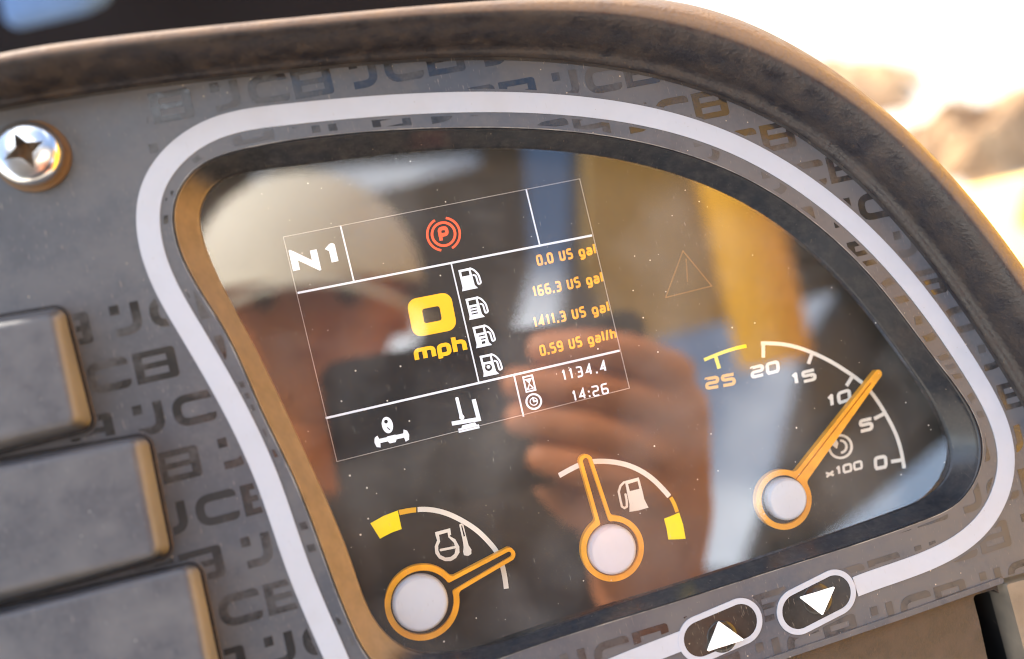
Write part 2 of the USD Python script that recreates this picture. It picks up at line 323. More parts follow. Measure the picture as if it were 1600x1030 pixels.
# ------------------------------------------------------------------ lettering: strokes of a wide squared face
O = [(0, 0), (1, 0), (1, 1), (0, 1), (0, 0)]
GLY = {'0': [O + [(1, 0)]], '1': [[(.1, .78), (.62, 1), (.62, 0)]], '2': [[(0, .95), (0, 1), (1, 1), (1, .5), (0, .5), (0, 0), (1, 0)]], '3': [[(0, 1), (1, 1), (1, 0), (0, 0)], [(.25, .5), (1, .5)]],
       '4': [[(.78, 0), (.78, 1), (0, .3), (1, .3)]], '5': [[(1, 1), (0, 1), (0, .56), (1, .56), (1, 0), (0, 0)]], '6': [[(1, 1), (0, 1), (0, 0), (1, 0), (1, .52), (0, .52)]],
       '9': [[(1, .45), (0, .45), (0, 1), (1, 1), (1, 0), (0, 0)]], 'U': [[(0, 1), (0, 0), (1, 0), (1, 1)]], 'S': [[(1, 1), (0, 1), (0, .52), (1, .52), (1, 0), (0, 0)]],
       'g': [[(1, .02), (0, .02), (0, .66), (1, .66), (1, -.3), (0, -.3)]], 'a': [[(0, .66), (1, .66), (1, 0), (0, 0), (0, .34), (1, .34)]], 'l': [[(.5, 1.02), (.5, 0)]],
       'h': [[(0, 1.02), (0, 0)], [(0, .64), (1, .64), (1, 0)]], 'm': [[(0, 0), (0, .64), (1, .64), (1, 0)], [(.5, .64), (.5, 0)]], 'p': [[(0, -.24), (0, .64), (1, .64), (1, 0), (0, 0)]],
       '/': [[(0, -.05), (1, 1.05)]], 'N': [[(0, 0), (0, 1), (1, 0), (1, 1)]], 'P': [[(0, 0), (0, 1), (1, 1), (1, .45), (0, .45)]], 'x': [[(0, .6), (1, 0)], [(0, 0), (1, .6)]],
       'C': [[(1, .82), (1, 1), (0, 1), (0, 0), (1, 0), (1, .18)]], 'B': [O + [(1, 0)], [(0, .5), (1, .5)]], '.': [[(.5, 0), (.5, .02)]], ':': [[(.5, .1), (.5, .12)], [(.5, .6), (.5, .62)]], ' ': []}
WID = {'1': .62, '.': .3, ':': .3, 'l': .35, 'm': 1.55, ' ': .55, '/': .6, 'N': 1.08}
def rounded(path, r):
    p = [np.array(q, float) for q in path]; out = [p[0]]
    for a, b, c in zip(p, p[1:], p[2:]):
        la, lc = np.linalg.norm(a - b), np.linalg.norm(c - b); k = min(r, la / 2, lc / 2)
        s, e = b + (a - b) / max(la, 1e-9) * k, b + (c - b) / max(lc, 1e-9) * k
        out += [(1 - t) ** 2 * s + 2 * t * (1 - t) * b + t * t * e for t in np.linspace(0, 1, 6)]
    return np.array(out + [p[-1]])
def word(txt, wd=.8, sw=.2, gap=.2, r=.18):
    w, t = wd, sw
    x, gs = 0.0, []
    for ch in txt:
        cw = WID.get(ch, 1.0) * w
        for path in GLY[ch]:
            q = np.array([(x + t / 2 + a * max(cw - t, 0), t / 2 + b * (1 - t)) for a, b in path])
            q = rounded(q, r) if len(q) > 2 and ch not in '14Nx' else q
            gs.append(LineString(q).buffer(t / 2, cap_style='square' if ch in '.:' else 'flat', join_style='mitre' if ch in 'N4' else 'round', mitre_limit=2))
        x += cw + gap
    return unary_union(gs), x - gap
def place(g, length, p0, p1, up, w):
    """Maps a shape (x 0..length, y 0..1) to the photograph's baseline p0-p1 with capitals reaching p0 + up, then onto the plane w."""
    p0, p1, up = map(np.array, (p0, p1, up))
    f = lambda xy: P(p0 + np.outer(xy[:, 0] / length, p1 - p0) + np.outer(xy[:, 1], up), w)
    return shapely.transform(g.segmentize(.1), f)
def text(txt, p0, p1, up, w, matn, parent, name='lettering', t=.00012, **k):
    g, ln = word(txt, **k); return flat(name, place(g, ln, p0, p1, up, w), w, matn, parent, t)

# repeated lettering on the fascia: rows of the same word, each row set off from the one above
def jcb():
    g = []
    t = .25
    g.append(box(0, .70, .26, 1.0))                                                        # the square beside the J
    g.append(LineString(rounded([(.70, 1), (.70, t / 2), (.05, t / 2)], .32)).buffer(t / 2, cap_style='flat'))
    g.append(LineString(rounded([(2.15, .74), (2.15, 1 - t / 2), (1.2, 1 - t / 2), (1.2, t / 2), (2.15, t / 2), (2.15, .26)], .34)).buffer(t / 2, cap_style='flat'))
    b = box(2.42, 0, 3.62, 1.0).buffer(-.12).buffer(.12).union(box(2.42, 0, 2.8, 1)).difference(box(2.42 + t, .2, 3.36, .42)).difference(box(2.42 + t, .60, 3.36, .80))
    g.append(b)
    return unary_union(g)
word_jcb = jcb(); LH = 46 * PXM * .94
rowsA = P([(180, 528), (295 - 210, 640), (220, 682), (350, 745), (275, 850), (395, 897), (295, 1000), (425, 1045)], W_FACE)   # lower left of the word in each row
print('rows', np.round(rowsA * 1000, 1))
PER = 208 * PXM * .945
ROW_D, ROW_S = -0.01036, .0146
u0, v0 = -.0364, .0362
keep = fascia_open.difference(unary_union([stripe_g.buffer(.0003), low_stripe.buffer(.0003), up_o.buffer(.0003), dn_o.buffer(.0003), hole.buffer(.0006)])).buffer(-.0004)
KEYS = [  # top faces and feet of the three keys, traced
    ([(-150, 532), (88, 484), (124, 664), (-150, 730)], [(-150, 522), (100, 480), (147, 668), (-150, 745)]),
    ([(-150, 758), (216, 683), (252, 869), (-150, 970)], [(-150, 746), (231, 680), (268, 866), (-150, 984)]),
    ([(-150, 998), (298, 883), (342, 1100), (-150, 1230)], [(-150, 985), (310, 880), (358, 1105), (-150, 1250)])]
W_KEY = W_FACE + .0062
feet = [Polygon(P(b, W_FACE)).buffer(-.0022).buffer(.0022) for a, b in KEYS]
keep = keep.difference(unary_union(feet).buffer(.0012))
minu, minv, maxu, maxv = Polygon(P([(-30, -30), (1630, -30), (1630, 1060), (-30, 1060)], W_FACE)).bounds
worn = Polygon(P([(-60, 100), (225, 100), (240, 390), (262, 455), (90, 490), (-60, 500)], W_FACE))   # lettering rubbed away round the screw
for r in range(-16, 14):
    for k in range(-8, 12):
        uu = u0 + ROW_S * r + PER * k; vv = v0 + ROW_D * r
        uu = u0 + (ROW_S * r) % PER + PER * k
        if not (minu - PER < uu < maxu and minv - .01 < vv < maxv): continue
        g = affinity.translate(affinity.scale(word_jcb, PER * .86 / 3.62, LH, origin=(0, 0)), uu, vv).intersection(keep)
        if g.is_empty or g.area < 3e-6 or g.within(worn): continue
        g = g.difference(worn)
        flat('ghost_lettering', g, W_FACE, 'ghost', panel, .00006)

# ------------------------------------------------------------------ display
screen = obj('display_screen', ext(Polygon(P([(442, 370), (906, 279), (984, 607), (526, 722)], 0)), -.0001, .00025), 'screen_black', panel)
WS = .00025
def sline(a, b, px, name='divider', m='lcd_line'): flat(name, pxline([a, b], WS, px * PXM, smooth=False), WS, m, screen, .0001)
sline((465, 458), (925, 368), 3.2); sline((509, 653.5), (968, 548), 3.4); sline((532, 353), (553, 440), 2.4); sline((822, 296), (843, 382), 2.2)
sline((705, 412), (748, 597), 2.2); sline((803, 586), (818, 651), 2.6)
fr = Polygon(P([(442, 370), (906, 279), (984, 607), (526, 722)], WS)); flat('frame_line', fr.difference(fr.buffer(-1.1 * PXM)), WS, 'frame_grey', screen, .0001)
text('N1', (459, 428), (535, 411), (-7.5, -33), WS, 'lcd_white', screen, 'gear_readout', wd=.92, sw=.25, gap=.22)
text('mph', (649, 566), (731, 549), (-5.5, -28), WS, 'lcd_yellow', screen, 'unit_readout', wd=.66, sw=.21, gap=.07)
zero = affinity.rotate(box(-35, -30, 35, 30).buffer(-15).buffer(15).difference(box(-14, -11.5, 14, 11.5).buffer(-4).buffer(4)), -11, origin=(0, 0))
flat('speed_readout', shapely.transform(zero, lambda q: P(q + (674.8, 491.8), WS)), WS, 'lcd_yellow', screen)
nm = dict(wd=.64, sw=.2, gap=.15)
for s_, a, b, h in (('0.0 US gal', (840, 416), (932, 397), (-3.5, -17)), ('166.3 US gal', (834, 465), (943, 441), (-3.5, -17)), ('1411.3 US gal', (835, 513), (953, 487), (-3.5, -17)), ('0.59 US gal/h', (845, 557), (964, 529), (-3.5, -17))):
    text(s_, a, b, h, WS, 'lcd_amber', screen, 'fuel_readout', **nm)
text('1134.4', (880, 595.5), (949, 580), (-3.6, -17), WS, 'lcd_white', screen, 'hours_readout', wd=.6, sw=.15, gap=.28)
text('14:26', (896, 628), (952, 615), (-3.6, -17), WS, 'lcd_white', screen, 'clock_readout', wd=.68, sw=.15, gap=.22)
def icon(g, c, s, deg, w, m, parent, name, t=.0001):
    """A drawn shape (y up, unit pixels * s), turned by deg and set at pixel c."""
    g = affinity.rotate(affinity.scale(g, s, -s, origin=(0, 0)), -deg, origin=(0, 0))
    return flat(name, shapely.transform(g.segmentize(2.), lambda q: P(q + np.array(c), w)), w, m, parent, t)
def pump(kind):
    b = Polygon([(-15, 17), (5, 17), (7, -13), (11, -19), (-16, -19), (-14, -13)]).difference(box(-11, 5, 2, 13))
    hose = LineString(rounded([(5, 16), (11, 12), (17, 2), (18, -12), (13, -13), (12, 2), (8, 4)], 4)).buffer(1.5)
    g = b.union(hose)
    if kind == 1: g = g.difference(unary_union([box(-10, y, 1, y + 2) for y in (-1, -6, -11)]))
    if kind == 2: g = g.difference(unary_union([box(-8, -1, 3, 1), box(-5, -7, 3, -5), box(-5, -14, 1, -10)]))
    if kind == 3: g = g.difference(Point(-4, -5).buffer(6).difference(Point(-4, -4).buffer(3))).difference(box(-9, -1, -6, 1))
    return g
for k, c in enumerate([(733, 435), (744, 480), (755, 524), (766, 569)]): icon(pump(k), c, .93, 12, WS, 'lcd_white', screen, 'pump_symbol')
ring = lambda r, w: Point(0, 0).buffer(r).difference(Point(0, 0).buffer(r - w))
def arc(r, w, a0, a1): return LineString([(r * math.cos(math.radians(a)), r * math.sin(math.radians(a))) for a in np.linspace(a0, a1, 24)]).buffer(w / 2, cap_style='flat')
pg, pl_ = word('P', wd=.75, sw=.24)
pg = affinity.translate(affinity.scale(pg, 22, 24, origin=(0, 0)), -8, -12)
icon(unary_union([ring(20, 4), arc(25.5, 3.6, 110, 250), arc(25.5, 3.6, -70, 70), pg]), (693, 366), 1.0, 12, WS, 'lcd_red', screen, 'brake_symbol')
hg = box(-8.5, -13, 8.5, 13).difference(box(-6, -10.5, 6, 10.5)).union(Polygon([(-6, 8), (6, 8), (0, 0)])).union(Polygon([(-6, -9), (6, -9), (0, 1)]).difference(Polygon([(-3, -8), (3, -8), (0, -2)])))
icon(hg, (827, 599.5), 1.0, 13, WS, 'lcd_white', screen, 'hourglass_symbol')
icon(unary_union([ring(13, 3), LineString([(0, 6), (0, 0), (5, 0)]).buffer(1.3), ring(6.5, 1.5)]), (834, 627.5), 1.0, 13, WS, 'lcd_white', screen, 'clock_symbol')
lock = affinity.scale(Point(0, 0).buffer(1), 9, 13.5).difference(Point(-1, 6).buffer(3)).difference(LineString([(-1, -4), (2, -8)]).buffer(.8))
axle = unary_union([affinity.translate(lock, -2, 13), box(-22, -13, 22, -6), Polygon([(-7, -5), (7, -5), (9, -10), (5, -17), (-5, -17), (-9, -10)]),
                    Polygon([(-27, -3), (-22, 0), (-19, -9), (-21, -20), (-27, -18), (-29, -10)]), Polygon([(27, -3), (22, 0), (19, -9), (21, -20), (27, -18), (29, -10)])])
icon(axle, (610, 676), .96, 13, WS, 'lcd_white', screen, 'axle_lock_symbol')
fork = unary_union([LineString([(740, 624), (748, 655), (706, 662)]).buffer(3.2, cap_style='flat', join_style='mitre'), LineString([(714, 623), (721, 652)]).buffer(2.6), Point(721.5, 652).buffer(4),
                    Polygon([(716, 670), (721, 669), (722, 665), (742, 660), (745, 664), (748, 663), (749.5, 669), (717, 676.5)])])
flat('fork_symbol', shapely.transform(fork, lambda q: P(q, WS)), WS, 'lcd_white', screen, .0001)

# ------------------------------------------------------------------ gauges
def needle(hub, ring_c, ring_r, cap_r, tip, base_w, tip_w, edge, lab, solid=False):
    """Needle in px: ring round the hub with an arm to the tip, orange edges round a dark core, a pale cap over the hub."""
    wz = .0026
    rc = P(ring_c, wz)[0]; tp = P(tip, wz)[0]; hb = P(hub, .0046)[0]
    d = (tp - rc) / np.linalg.norm(tp - rc); n = np.array([-d[1], d[0]])
    arm = Polygon([rc + n * base_w * PXM / 2, tp - d * tip_w * PXM * .3 + n * tip_w * PXM / 2, tp - d * tip_w * PXM * .3 - n * tip_w * PXM / 2, rc - n * base_w * PXM / 2]).union(Point(tp - d * tip_w * PXM * .45).buffer(tip_w * PXM * .5))
    sh = Point(rc).buffer(ring_r * PXM, 48).union(arm); sh = sh.buffer(.0012).buffer(-.0012)
    core = Point(rc).buffer((ring_r - edge) * PXM, 48).union(arm.buffer(-edge * .66 * PXM).difference(Point(rc).buffer(.001)))
    core = core.buffer(.0005).buffer(-.0005)
    if solid: core = Point(rc).buffer((ring_r - edge) * PXM).union(LineString([rc + n * 5 * PXM, tp - d * .004 + n * 1.0 * PXM]).buffer(1.1 * PXM))
    nd = obj('gauge_needle', ext(sh.difference(core), .0018, .0036), 'needle_orange', panel, False, lab)
    obj('core', ext(sh.buffer(-edge * PXM * .4), .0014, .0027), 'needle_dark', nd)
    r = cap_r * PXM
    pr = [(0, .0052), (r * .84, .0052), (r * .93, .00505), (r * .98, .0047), (r, .0042), (r, .0024)]
    cap = trimesh.creation.revolve(np.array(pr)[::-1], sections=72); cap.apply_translation([hb[0], hb[1], 0])
    obj('hub_cap', cap, 'cap_white', nd, 50)
    obj('spindle', trimesh.creation.cylinder(r * .5, .0024, sections=24, transform=trimesh.transformations.translation_matrix([*rc, .0010])), 'needle_dark', nd)
def arcpx(name, pts, wpx, m, parent): return flat(name, pxline(pts, 0, wpx * PXM), 0, m, parent)
T = lambda pts: crop(560, 770, 4.2926, pts)
F = lambda pts: crop(850, 690, 4.479, pts)
G = lambda pts: crop(1080, 510, 3.1222, pts)
# temperature
sc = arcpx('temperature_scale', T([(397, 113), (500, 116), (600, 142), (700, 190), (800, 257), (870, 325), (930, 402), (965, 490), (985, 590), (992, 643)]), 7.6, 'mark_white', panel)
flat('warning_zone', pxpoly(T([(80, 205), (170, 155), (264, 119), (290, 243), (220, 268), (145, 308)]), 0), 0, 'mark_yellow', sc)
flat('warning_band', pxpoly(T([(269, 116), (330, 104), (387, 97), (387, 131), (330, 139), (278, 151)]), 0), 0, 'mark_orange', sc)
eng = Polygon(T([(513, 265), (615, 238), (622, 280), (610, 290), (650, 312), (676, 360), (678, 400), (655, 437), (620, 458), (580, 458), (540, 440), (515, 405), (512, 360), (528, 320), (520, 295)]))
engi = Polygon(T([(540, 282), (598, 266), (603, 298), (640, 335), (652, 375), (645, 410), (620, 430), (585, 435), (550, 418), (535, 385), (535, 355), (548, 328)]))
eng = eng.difference(engi).union(LineString(T([(553, 384), (643, 366)])).buffer(1.9))
flat('engine_symbol', shapely.transform(eng, lambda q: P(q, 0)), 0, 'mark_white', sc)
th = Polygon(T([(676, 215), (690, 206), (704, 215), (722, 290), (738, 350), (757, 380), (757, 410), (735, 424), (708, 418), (702, 395), (706, 365), (700, 320)])).difference(Polygon(T([(688, 220), (696, 220), (716, 290), (706, 296)])))
flat('thermometer_symbol', shapely.transform(th, lambda q: P(q, 0)), 0, 'mark_white', sc)
needle((657, 943), (659.5, 940), 55.5, 41.5, (802, 861), 27, 20, 8.6, 'needle of the temperature gauge pointing right')
# fuel
sc = arcpx('fuel_scale', F([(105, 238), (170, 202), (240, 168), (330, 143), (430, 139), (530, 151), (640, 187), (740, 247), (810, 310), (876, 384)]), 8.0, 'mark_white', panel)
flat('low_zone', pxpoly(F([(840, 540), (893, 520), (945, 497), (972, 580), (990, 680), (930, 684), (870, 685), (858, 610)]), 0), 0, 'mark_yellow', sc)
arcpx('low_band', F([(886, 392), (905, 425), (920, 460), (931, 493)]), 6.0, 'mark_orange', sc)
fp = Polygon(F([(566, 277), (662, 251), (688, 345), (700, 402), (730, 462), (660, 482), (597, 492), (598, 440), (585, 380)])).difference(Polygon(F([(587, 297), (655, 276), (667, 331), (600, 348)])))
hose = LineString(F([(560, 285), (535, 310), (522, 350), (532, 400), (545, 455), (562, 466), (580, 455), (578, 410), (570, 370)])).buffer(1.7)
flat('pump_symbol', shapely.transform(fp.union(hose), lambda q: P(q, 0)), 0, 'mark_white', sc)
needle((957.5, 859.5), (955.5, 856), 50.5, 38, (911, 711), 28, 21, 8.6, 'needle of the fuel gauge pointing up')
# engine speed
sc = arcpx('speed_scale', G([(340, 83), (430, 86), (500, 98), (585, 127), (680, 172), (760, 222), (840, 282), (900, 352), (950, 432), (1000, 532), (1028, 630), (1038, 692)]), 6.2, 'mark_white', panel)
for a, b in (((351, 85), (351, 153)), ((590, 130), (571, 183)), ((790, 238), (757, 290)), ((942, 425), (892, 451)), ((1026, 652), (975, 660))):
    flat('tick', pxline(G([a, b]), 0, 6 * PXM, smooth=False), 0, 'mark_white', sc)
flat('over_speed_band', pxline(G([(63, 164), (130, 136), (200, 112), (268, 96)]), 0, 5.4 * PXM).union(pxline(G([(118, 145), (136, 206)]), 0, 6 * PXM, smooth=False)), 0, 'mark_yellow', sc)
ns = dict(wd=1.08, sw=.245, gap=.14, r=.22)
for s_, a, b, h, m in (('25', (70, 312), (219, 286), (-6, -58), 'mark_orange'), ('20', (292, 258), (433, 223), (-6, -57), 'mark_white'), ('15', (490, 290), (613, 263), (-8, -56), 'mark_white'), ('10', (664, 400), (782, 362), (-6, -58), 'mark_white'),
                       ('5', (820, 522), (889, 506), (-4, -62), 'mark_white'), ('0', (893, 704), (958, 692), (-4, -64), 'mark_white'), ('x100', (655, 742), (838, 695), (-5, -42), 'mark_white')):
    a, b = G([a, b]); text(s_, a, b, (h[0] / 2.95, h[1] / 2.95), 0, m, sc, 'number', **ns)
icon(unary_union([ring(19.5, 3.8), arc(9.5, 3.6, -95, 80), Polygon([(-13, 6), (-6, -2), (-2, 6), (-4, 14)])]), G([(727, 587)])[0], 1, 12, 0, 'mark_white', sc, 'engine_speed_symbol')
needle((1230, 780), (1222, 780), 48, 34, (1372, 580), 27, 13, 9, 'needle of the engine speed gauge pointing to upper right', solid=True)
flat('warning_triangle', LineString(P([(1067, 392), (1040, 465), (1112, 447), (1067, 392)], 0)).buffer(.8 * PXM).union(LineString(P([(1072, 405), (1074, 440)], 0)).buffer(.7 * PXM)), 0, 'faint_line', panel, .00008)

# ------------------------------------------------------------------ three keys left of the panel's window
KLAB = ['dusty grey push button nearest the cross head screw, topmost of the three', 'wide grey push button between two others, middle of the three', 'grey push button cut by the bottom edge, lowest of the three']
for (top, foot), fp_, lab in zip(KEYS, feet, KLAB):
    c = np.array(fp_.centroid.coords[0])
    k = thing('push_button', lab, 'push button', (*c, W_FACE), group='grey push buttons beside the panel window')
    tp = Polygon(P(top, W_KEY)).buffer(-.0022).buffer(.0022, quad_segs=12)
    pts = [np.c_[np.array(fp_.exterior.coords), np.full(len(fp_.exterior.coords), W_FACE - .001)], np.c_[np.array(fp_.exterior.coords), np.full(len(fp_.exterior.coords), W_FACE + .0006)]]
    for off, dz in ((0, -.0016), (-.00025, -.0009), (-.0006, -.0004), (-.0011, -.0001), (-.0018, 0)):
        q = np.array(tp.buffer(off, quad_segs=12).exterior.coords) if off else np.array(tp.exterior.coords); pts.append(np.c_[q, np.full(len(q), W_KEY + dz)])
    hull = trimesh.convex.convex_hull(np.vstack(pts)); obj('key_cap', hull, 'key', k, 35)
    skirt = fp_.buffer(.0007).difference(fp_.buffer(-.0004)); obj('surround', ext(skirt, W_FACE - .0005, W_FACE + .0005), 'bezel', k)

# ------------------------------------------------------------------ screw
hc = P((38, 235), W_FACE + .0048)[0]; R_ = 47 * PXM * .925
s_t = thing('screw', 'shiny cross head screw standing in the grey panel', 'screw', (*hc, W_FACE))
pr = np.array([(0, .0050), (R_ * .45, .00495), (R_ * .75, .0047), (R_ * .90, .0043), (R_ * .97, .0038), (R_, .0032), (R_, .0010)])
head = trimesh.creation.revolve(np.vstack([[(0, .0004)], pr[::-1][:0], [(R_, .0004)], pr[::-1]]), sections=96)
hm = m3.Manifold(m3.Mesh(np.asarray(head.vertices, np.float32), np.asarray(head.faces, np.uint32)))
def spike(L, wd, z, k): return m3.Manifold.hull_points(np.array([(x * q, y * q, zz) for zz, q in ((.006, 1.), (z, k)) for x, y in ((-L, 0), (0, -wd), (L, 0), (0, wd))], np.float32))
cross = (spike(.0046, .0018, .0010, .5) + spike(.0018, .0046, .0010, .5)).rotate([0, 0, 16])
hm = (hm - cross).translate([hc[0], hc[1], W_FACE])
obj('head', hm, 'steel', s_t, 35)
fl = trimesh.creation.cylinder(.0042, .0008, sections=32); fl.apply_translation([*hc, W_FACE + .0013]); obj('recess', fl, 'recess_rust', s_t)
ws = Point(hc).buffer(R_ * 1.13).difference(Point(hc).buffer(R_ * .6)); obj('washer', ext(ws, W_FACE, W_FACE + .0006), 'recess_rust', s_t)

# ------------------------------------------------------------------ cowl: a padded roll round the panel
COWL_OUT = [(-260, 150), (-120, 110), (0, 72), (150, 52), (300, 35), (450, 19), (600, 5), (720, -5), (830, -12), (940, -14), (1050, -6), (1160, 22), (1260, 68), (1350, 128), (1420, 186), (1490, 262), (1550, 335), (1620, 430), (1700, 545), (1780, 680), (1850, 800)]
a = P(spl(GAP, 260, s=40), W_FACE + .0008); b = P(spl(COWL_OUT, 260, s=60), W_FACE + .012)
CP = [(-.02, -.004), (.0, .0), (.012, .0011), (.05, .0015), (.08, .0016), (.11, .0026), (.14, .0060), (.19, .0098), (.26, .0124), (.35, .0138), (.46, .0137), (.59, .0120), (.73, .0087), (.86, .0040), (.96, -.0015), (1.03, -.009), (1.05, -.018), (1.05, -.045)]
b = a + (b - a) * 1.40
rows = [np.c_[a + (b - a) * t, np.full(len(a), W_FACE + z)] for t, z in CP]
dense = []
rows = np.array(rows); tt = np.r_[0, np.cumsum([np.linalg.norm(rows[i + 1, 130] - rows[i, 130]) for i in range(len(rows) - 1)])]
from scipy.interpolate import PchipInterpolator
rows = PchipInterpolator(tt, rows, axis=0)(np.linspace(0, tt[-1], 70))
cm = strip(rows, flip=True)
cowl = thing('dashboard_cowl', 'dusty dark padded cowl curving over the grey panel', 'dashboard cowl', (*a[130], W_FACE))
obj('padding', cm, 'cowl', cowl, True)
lip = LineString(a).buffer(.0007, cap_style='flat'); obj('seam', ext(lip, W_FACE - .003, W_FACE + .0001), 'pocket', cowl)

# ------------------------------------------------------------------ dashboard body below the panel, with a dark pocket at the right
low = Polygon(P([(1686, 876), (1563, 910), (1400, 968), (1190, 1040), (900, 1131), (600, 1215), (700, 1420), (1900, 1420), (1900, 840)], W_FACE - .002)).buffer(0)
pk = Polygon(P([(1522, 932), (1556, 922), (1566, 930), (1598, 1040), (1640, 1180), (1580, 1180), (1545, 1030), (1532, 970)], W_FACE - .002)).buffer(-.001).buffer(.001)
dash = thing('lower_moulding', 'brown dusty dashboard moulding below the panel with a dark pocket', 'dashboard moulding', (*np.array(low.centroid.coords[0]), W_FACE - .03))
right_of = Polygon(P([(1480, 700), (1900, 700), (1900, 1420), (1480, 1420)], W_FACE))
obj('moulding', ext(low.difference(pk), W_FACE - .006, W_FACE - .0025), 'body', dash)
obj('pocket', ext(pk.buffer(.0008).difference(pk), W_FACE - .03, W_FACE - .0029), 'pocket', dash)
obj('pocket_floor', ext(pk.buffer(.0008), W_FACE - .031, W_FACE - .03), 'pocket', dash)
edge = LineString(P([(1563, 907), (1400, 965), (1188, 1037), (900, 1128)], W_FACE)).buffer(.0007); obj('edge_trim', ext(edge, W_FACE - .004, W_FACE + .0003), 'key', dash)
post = Polygon(P([(1568, 912), (1640, 892), (1720, 1100), (1618, 1100)], W_FACE)).buffer(-.0006).buffer(.0006)
obj('end_post', ext(post, W_FACE - .006, W_FACE + .001), 'post', dash)

# ------------------------------------------------------------------ surroundings
def ray_ground(px, z):
    d = LW @ (CR.T @ np.array([(px[0] - 800) / FPX, (px[1] - 515) / FPX, 1.0])); return cpw + d * (z - cpw[2]) / d[2]
GZ = -1.3
g = 60.0
gn = 60; xs = np.linspace(-g, g, gn + 1)
gm = strip([[(x, y, GZ) for x in xs] for y in xs])
m_ = usdkit.mesh(stage, '/World/ground', gm, MAT['sand']); tag(m_.GetPrim(), 'bright sunlit sandy ground', 'ground', kind='structure')
print('ground at', ray_ground((1500, 60), GZ), ray_ground((1590, 250), GZ), ray_ground((100, 10), GZ))
# soil heap on the ground, seen at the right over the cowl
def heap(name, px, r, h, seed, label):
    c = ray_ground(px, GZ); n = 70; gx = np.linspace(-1.3, 1.3, n); X, Y = np.meshgrid(gx, gx)
    pts = np.stack([X, Y, np.zeros_like(X)], -1)
    nz = meshkit.fbm(pts * 3.2 + 5, 6, seed) - .5
    H = np.clip(1 - 1.1 * X ** 2 - 1.1 * Y ** 2 + nz * 2.2, -.3, 2) * h
    v = np.stack([X * r[0], Y * r[1], H - .01], -1)
    t = thing(name, label, 'soil heap', c, 'world', group='soil heaps on the bright ground')
    mm = strip(v); mm.apply_translation(c); obj('soil', mm, 'soil', t, True)
heap('soil_heap', (1580, 225), (.42, .26), .12, 3, 'brown heap of loose soil on bright ground past the cowl')
heap('soil_heap', (1345, 130), (.26, .36), .05, 11, 'small pale soil patch on the bright ground nearer the cowl top')

# yellow machine arm beside the cab, sunlit
ym = thing('loader_arm', 'sunlit yellow machine arm standing beside the cab, right of the panel', 'loader arm', (.95, .2, -1.3), 'world')
def boxm(c, e, r=.02):
    s = m3.Manifold.hull(m3.Manifold.compose([m3.Manifold.sphere(r, 12).translate([c[0] + sx * (e[0] / 2 - r), c[1] + sy * (e[1] / 2 - r), c[2] + sz * (e[2] / 2 - r)]) for sx in (-1, 1) for sy in (-1, 1) for sz in (-1, 1)]))
    return s
obj('beam', boxm((.95, -.13, .05), (.36, 1.36, 1.2)), 'yellow_paint', ym, 30)
obj('cheek_plate', boxm((.75, -.3, -.05), (.03, .8, .55), .01), 'yellow_paint', ym, 30)

mgp = (lambda px, dist: cpw + dist * (LW @ (CR.T @ np.array([(px[0] - 800) / FPX, (px[1] - 515) / FPX, 1.0]))))((1530, 345), 1.0)
mg = thing('yellow_mudguard', 'overexposed yellow mudguard beyond the right edge of the cowl', 'mudguard', mgp, 'world')
obj('guard', boxm(mgp + np.array([.05, .0, -.06]), (.36, .22, .10), .045), 'sunlit_yellow', mg, True)
fl_ = thing('added_cab_floor', 'unseen dark cab floor added below the panel to cut ground bounce', 'cab floor', (0, -.75, -.72), 'world', kind='structure')  # floor added out of view to hold back warm bounce from the ground
obj('plate', boxm((-.05, -.85, -.74), (1.45, 2.0, .05), .01), 'cab_grey', fl_, 30)
# blurred cab floor and cloth behind the cowl, upper left
def behind(px, dist): 
    d = LW @ (CR.T @ np.array([(px[0] - 800) / FPX, (px[1] - 515) / FPX, 1.0])); return cpw + d * dist
cf = thing('cab_door', 'dark blurred cab door bottom behind the cowl at upper left', 'cab door', behind((100, -40), .7), 'world')
c0 = behind((60, -30), .75); obj('door_panel', boxm(c0, (1.0, .05, .7), .015), 'cab_black', cf, 30)
c1 = behind((88, 2), .62); cl = thing('seat_cloth', 'blurred pale blue cloth behind the cowl at the top left', 'cloth', c1, 'world')
cpts = [(behind(p_, .66), r_) for p_, r_ in (((28, 22), .010), ((60, 2), .014), ((120, -4), .012), ((132, -30), .02), ((40, -30), .02))]
obj('cloth', m3.Manifold.hull(m3.Manifold.compose([m3.Manifold.sphere(r_, 24).translate([float(x) for x in c_]) for c_, r_ in cpts])), 'cloth_blue', cl, 40)
# ------------------------------------------------------------------ the cab behind the camera (seen mirrored in the lens)
HC = 1.0
def mpoly(pts, h): return Polygon([MIR(x, y, h)[:2] for x, y in pts])
cabp = mpoly([(-500, 190), (2300, 190), (2300, 1650), (-500, 1650)], HC)
wins = [mpoly([(390, 262), (760, 226), (750, 258), (560, 305), (390, 340)], HC), mpoly([(815, 190), (905, 190), (900, 400), (875, 570), (790, 570), (830, 420)], HC),
        mpoly([(975, 545), (1335, 448), (1285, 530), (1235, 740), (1180, 900), (975, 900)], HC), mpoly([(585, 480), (650, 470), (662, 520), (640, 550), (585, 550)], HC), mpoly([(1478, 690), (1560, 690), (1500, 930), (1240, 885)], HC)]
cab = thing('cab_frame', 'dark cab roof and rear window frame mirrored in the lens', 'cab frame', (*np.array(cabp.centroid.coords[0]), HC))
obj('lining', ext(cabp.difference(unary_union(wins)), HC, HC + .05), 'cab_grey', cab)
trim = mpoly([(915, 150), (1230, 150), (1230, 470), (975, 545), (915, 420)], .97)
tr_ = thing('side_trim', 'olive yellow cab side trim mirrored in the lens behind the pillar', 'cab trim', (*np.array(trim.centroid.coords[0]), .97))
obj('panel', ext(trim, .96, .99), 'olive_paint', tr_)
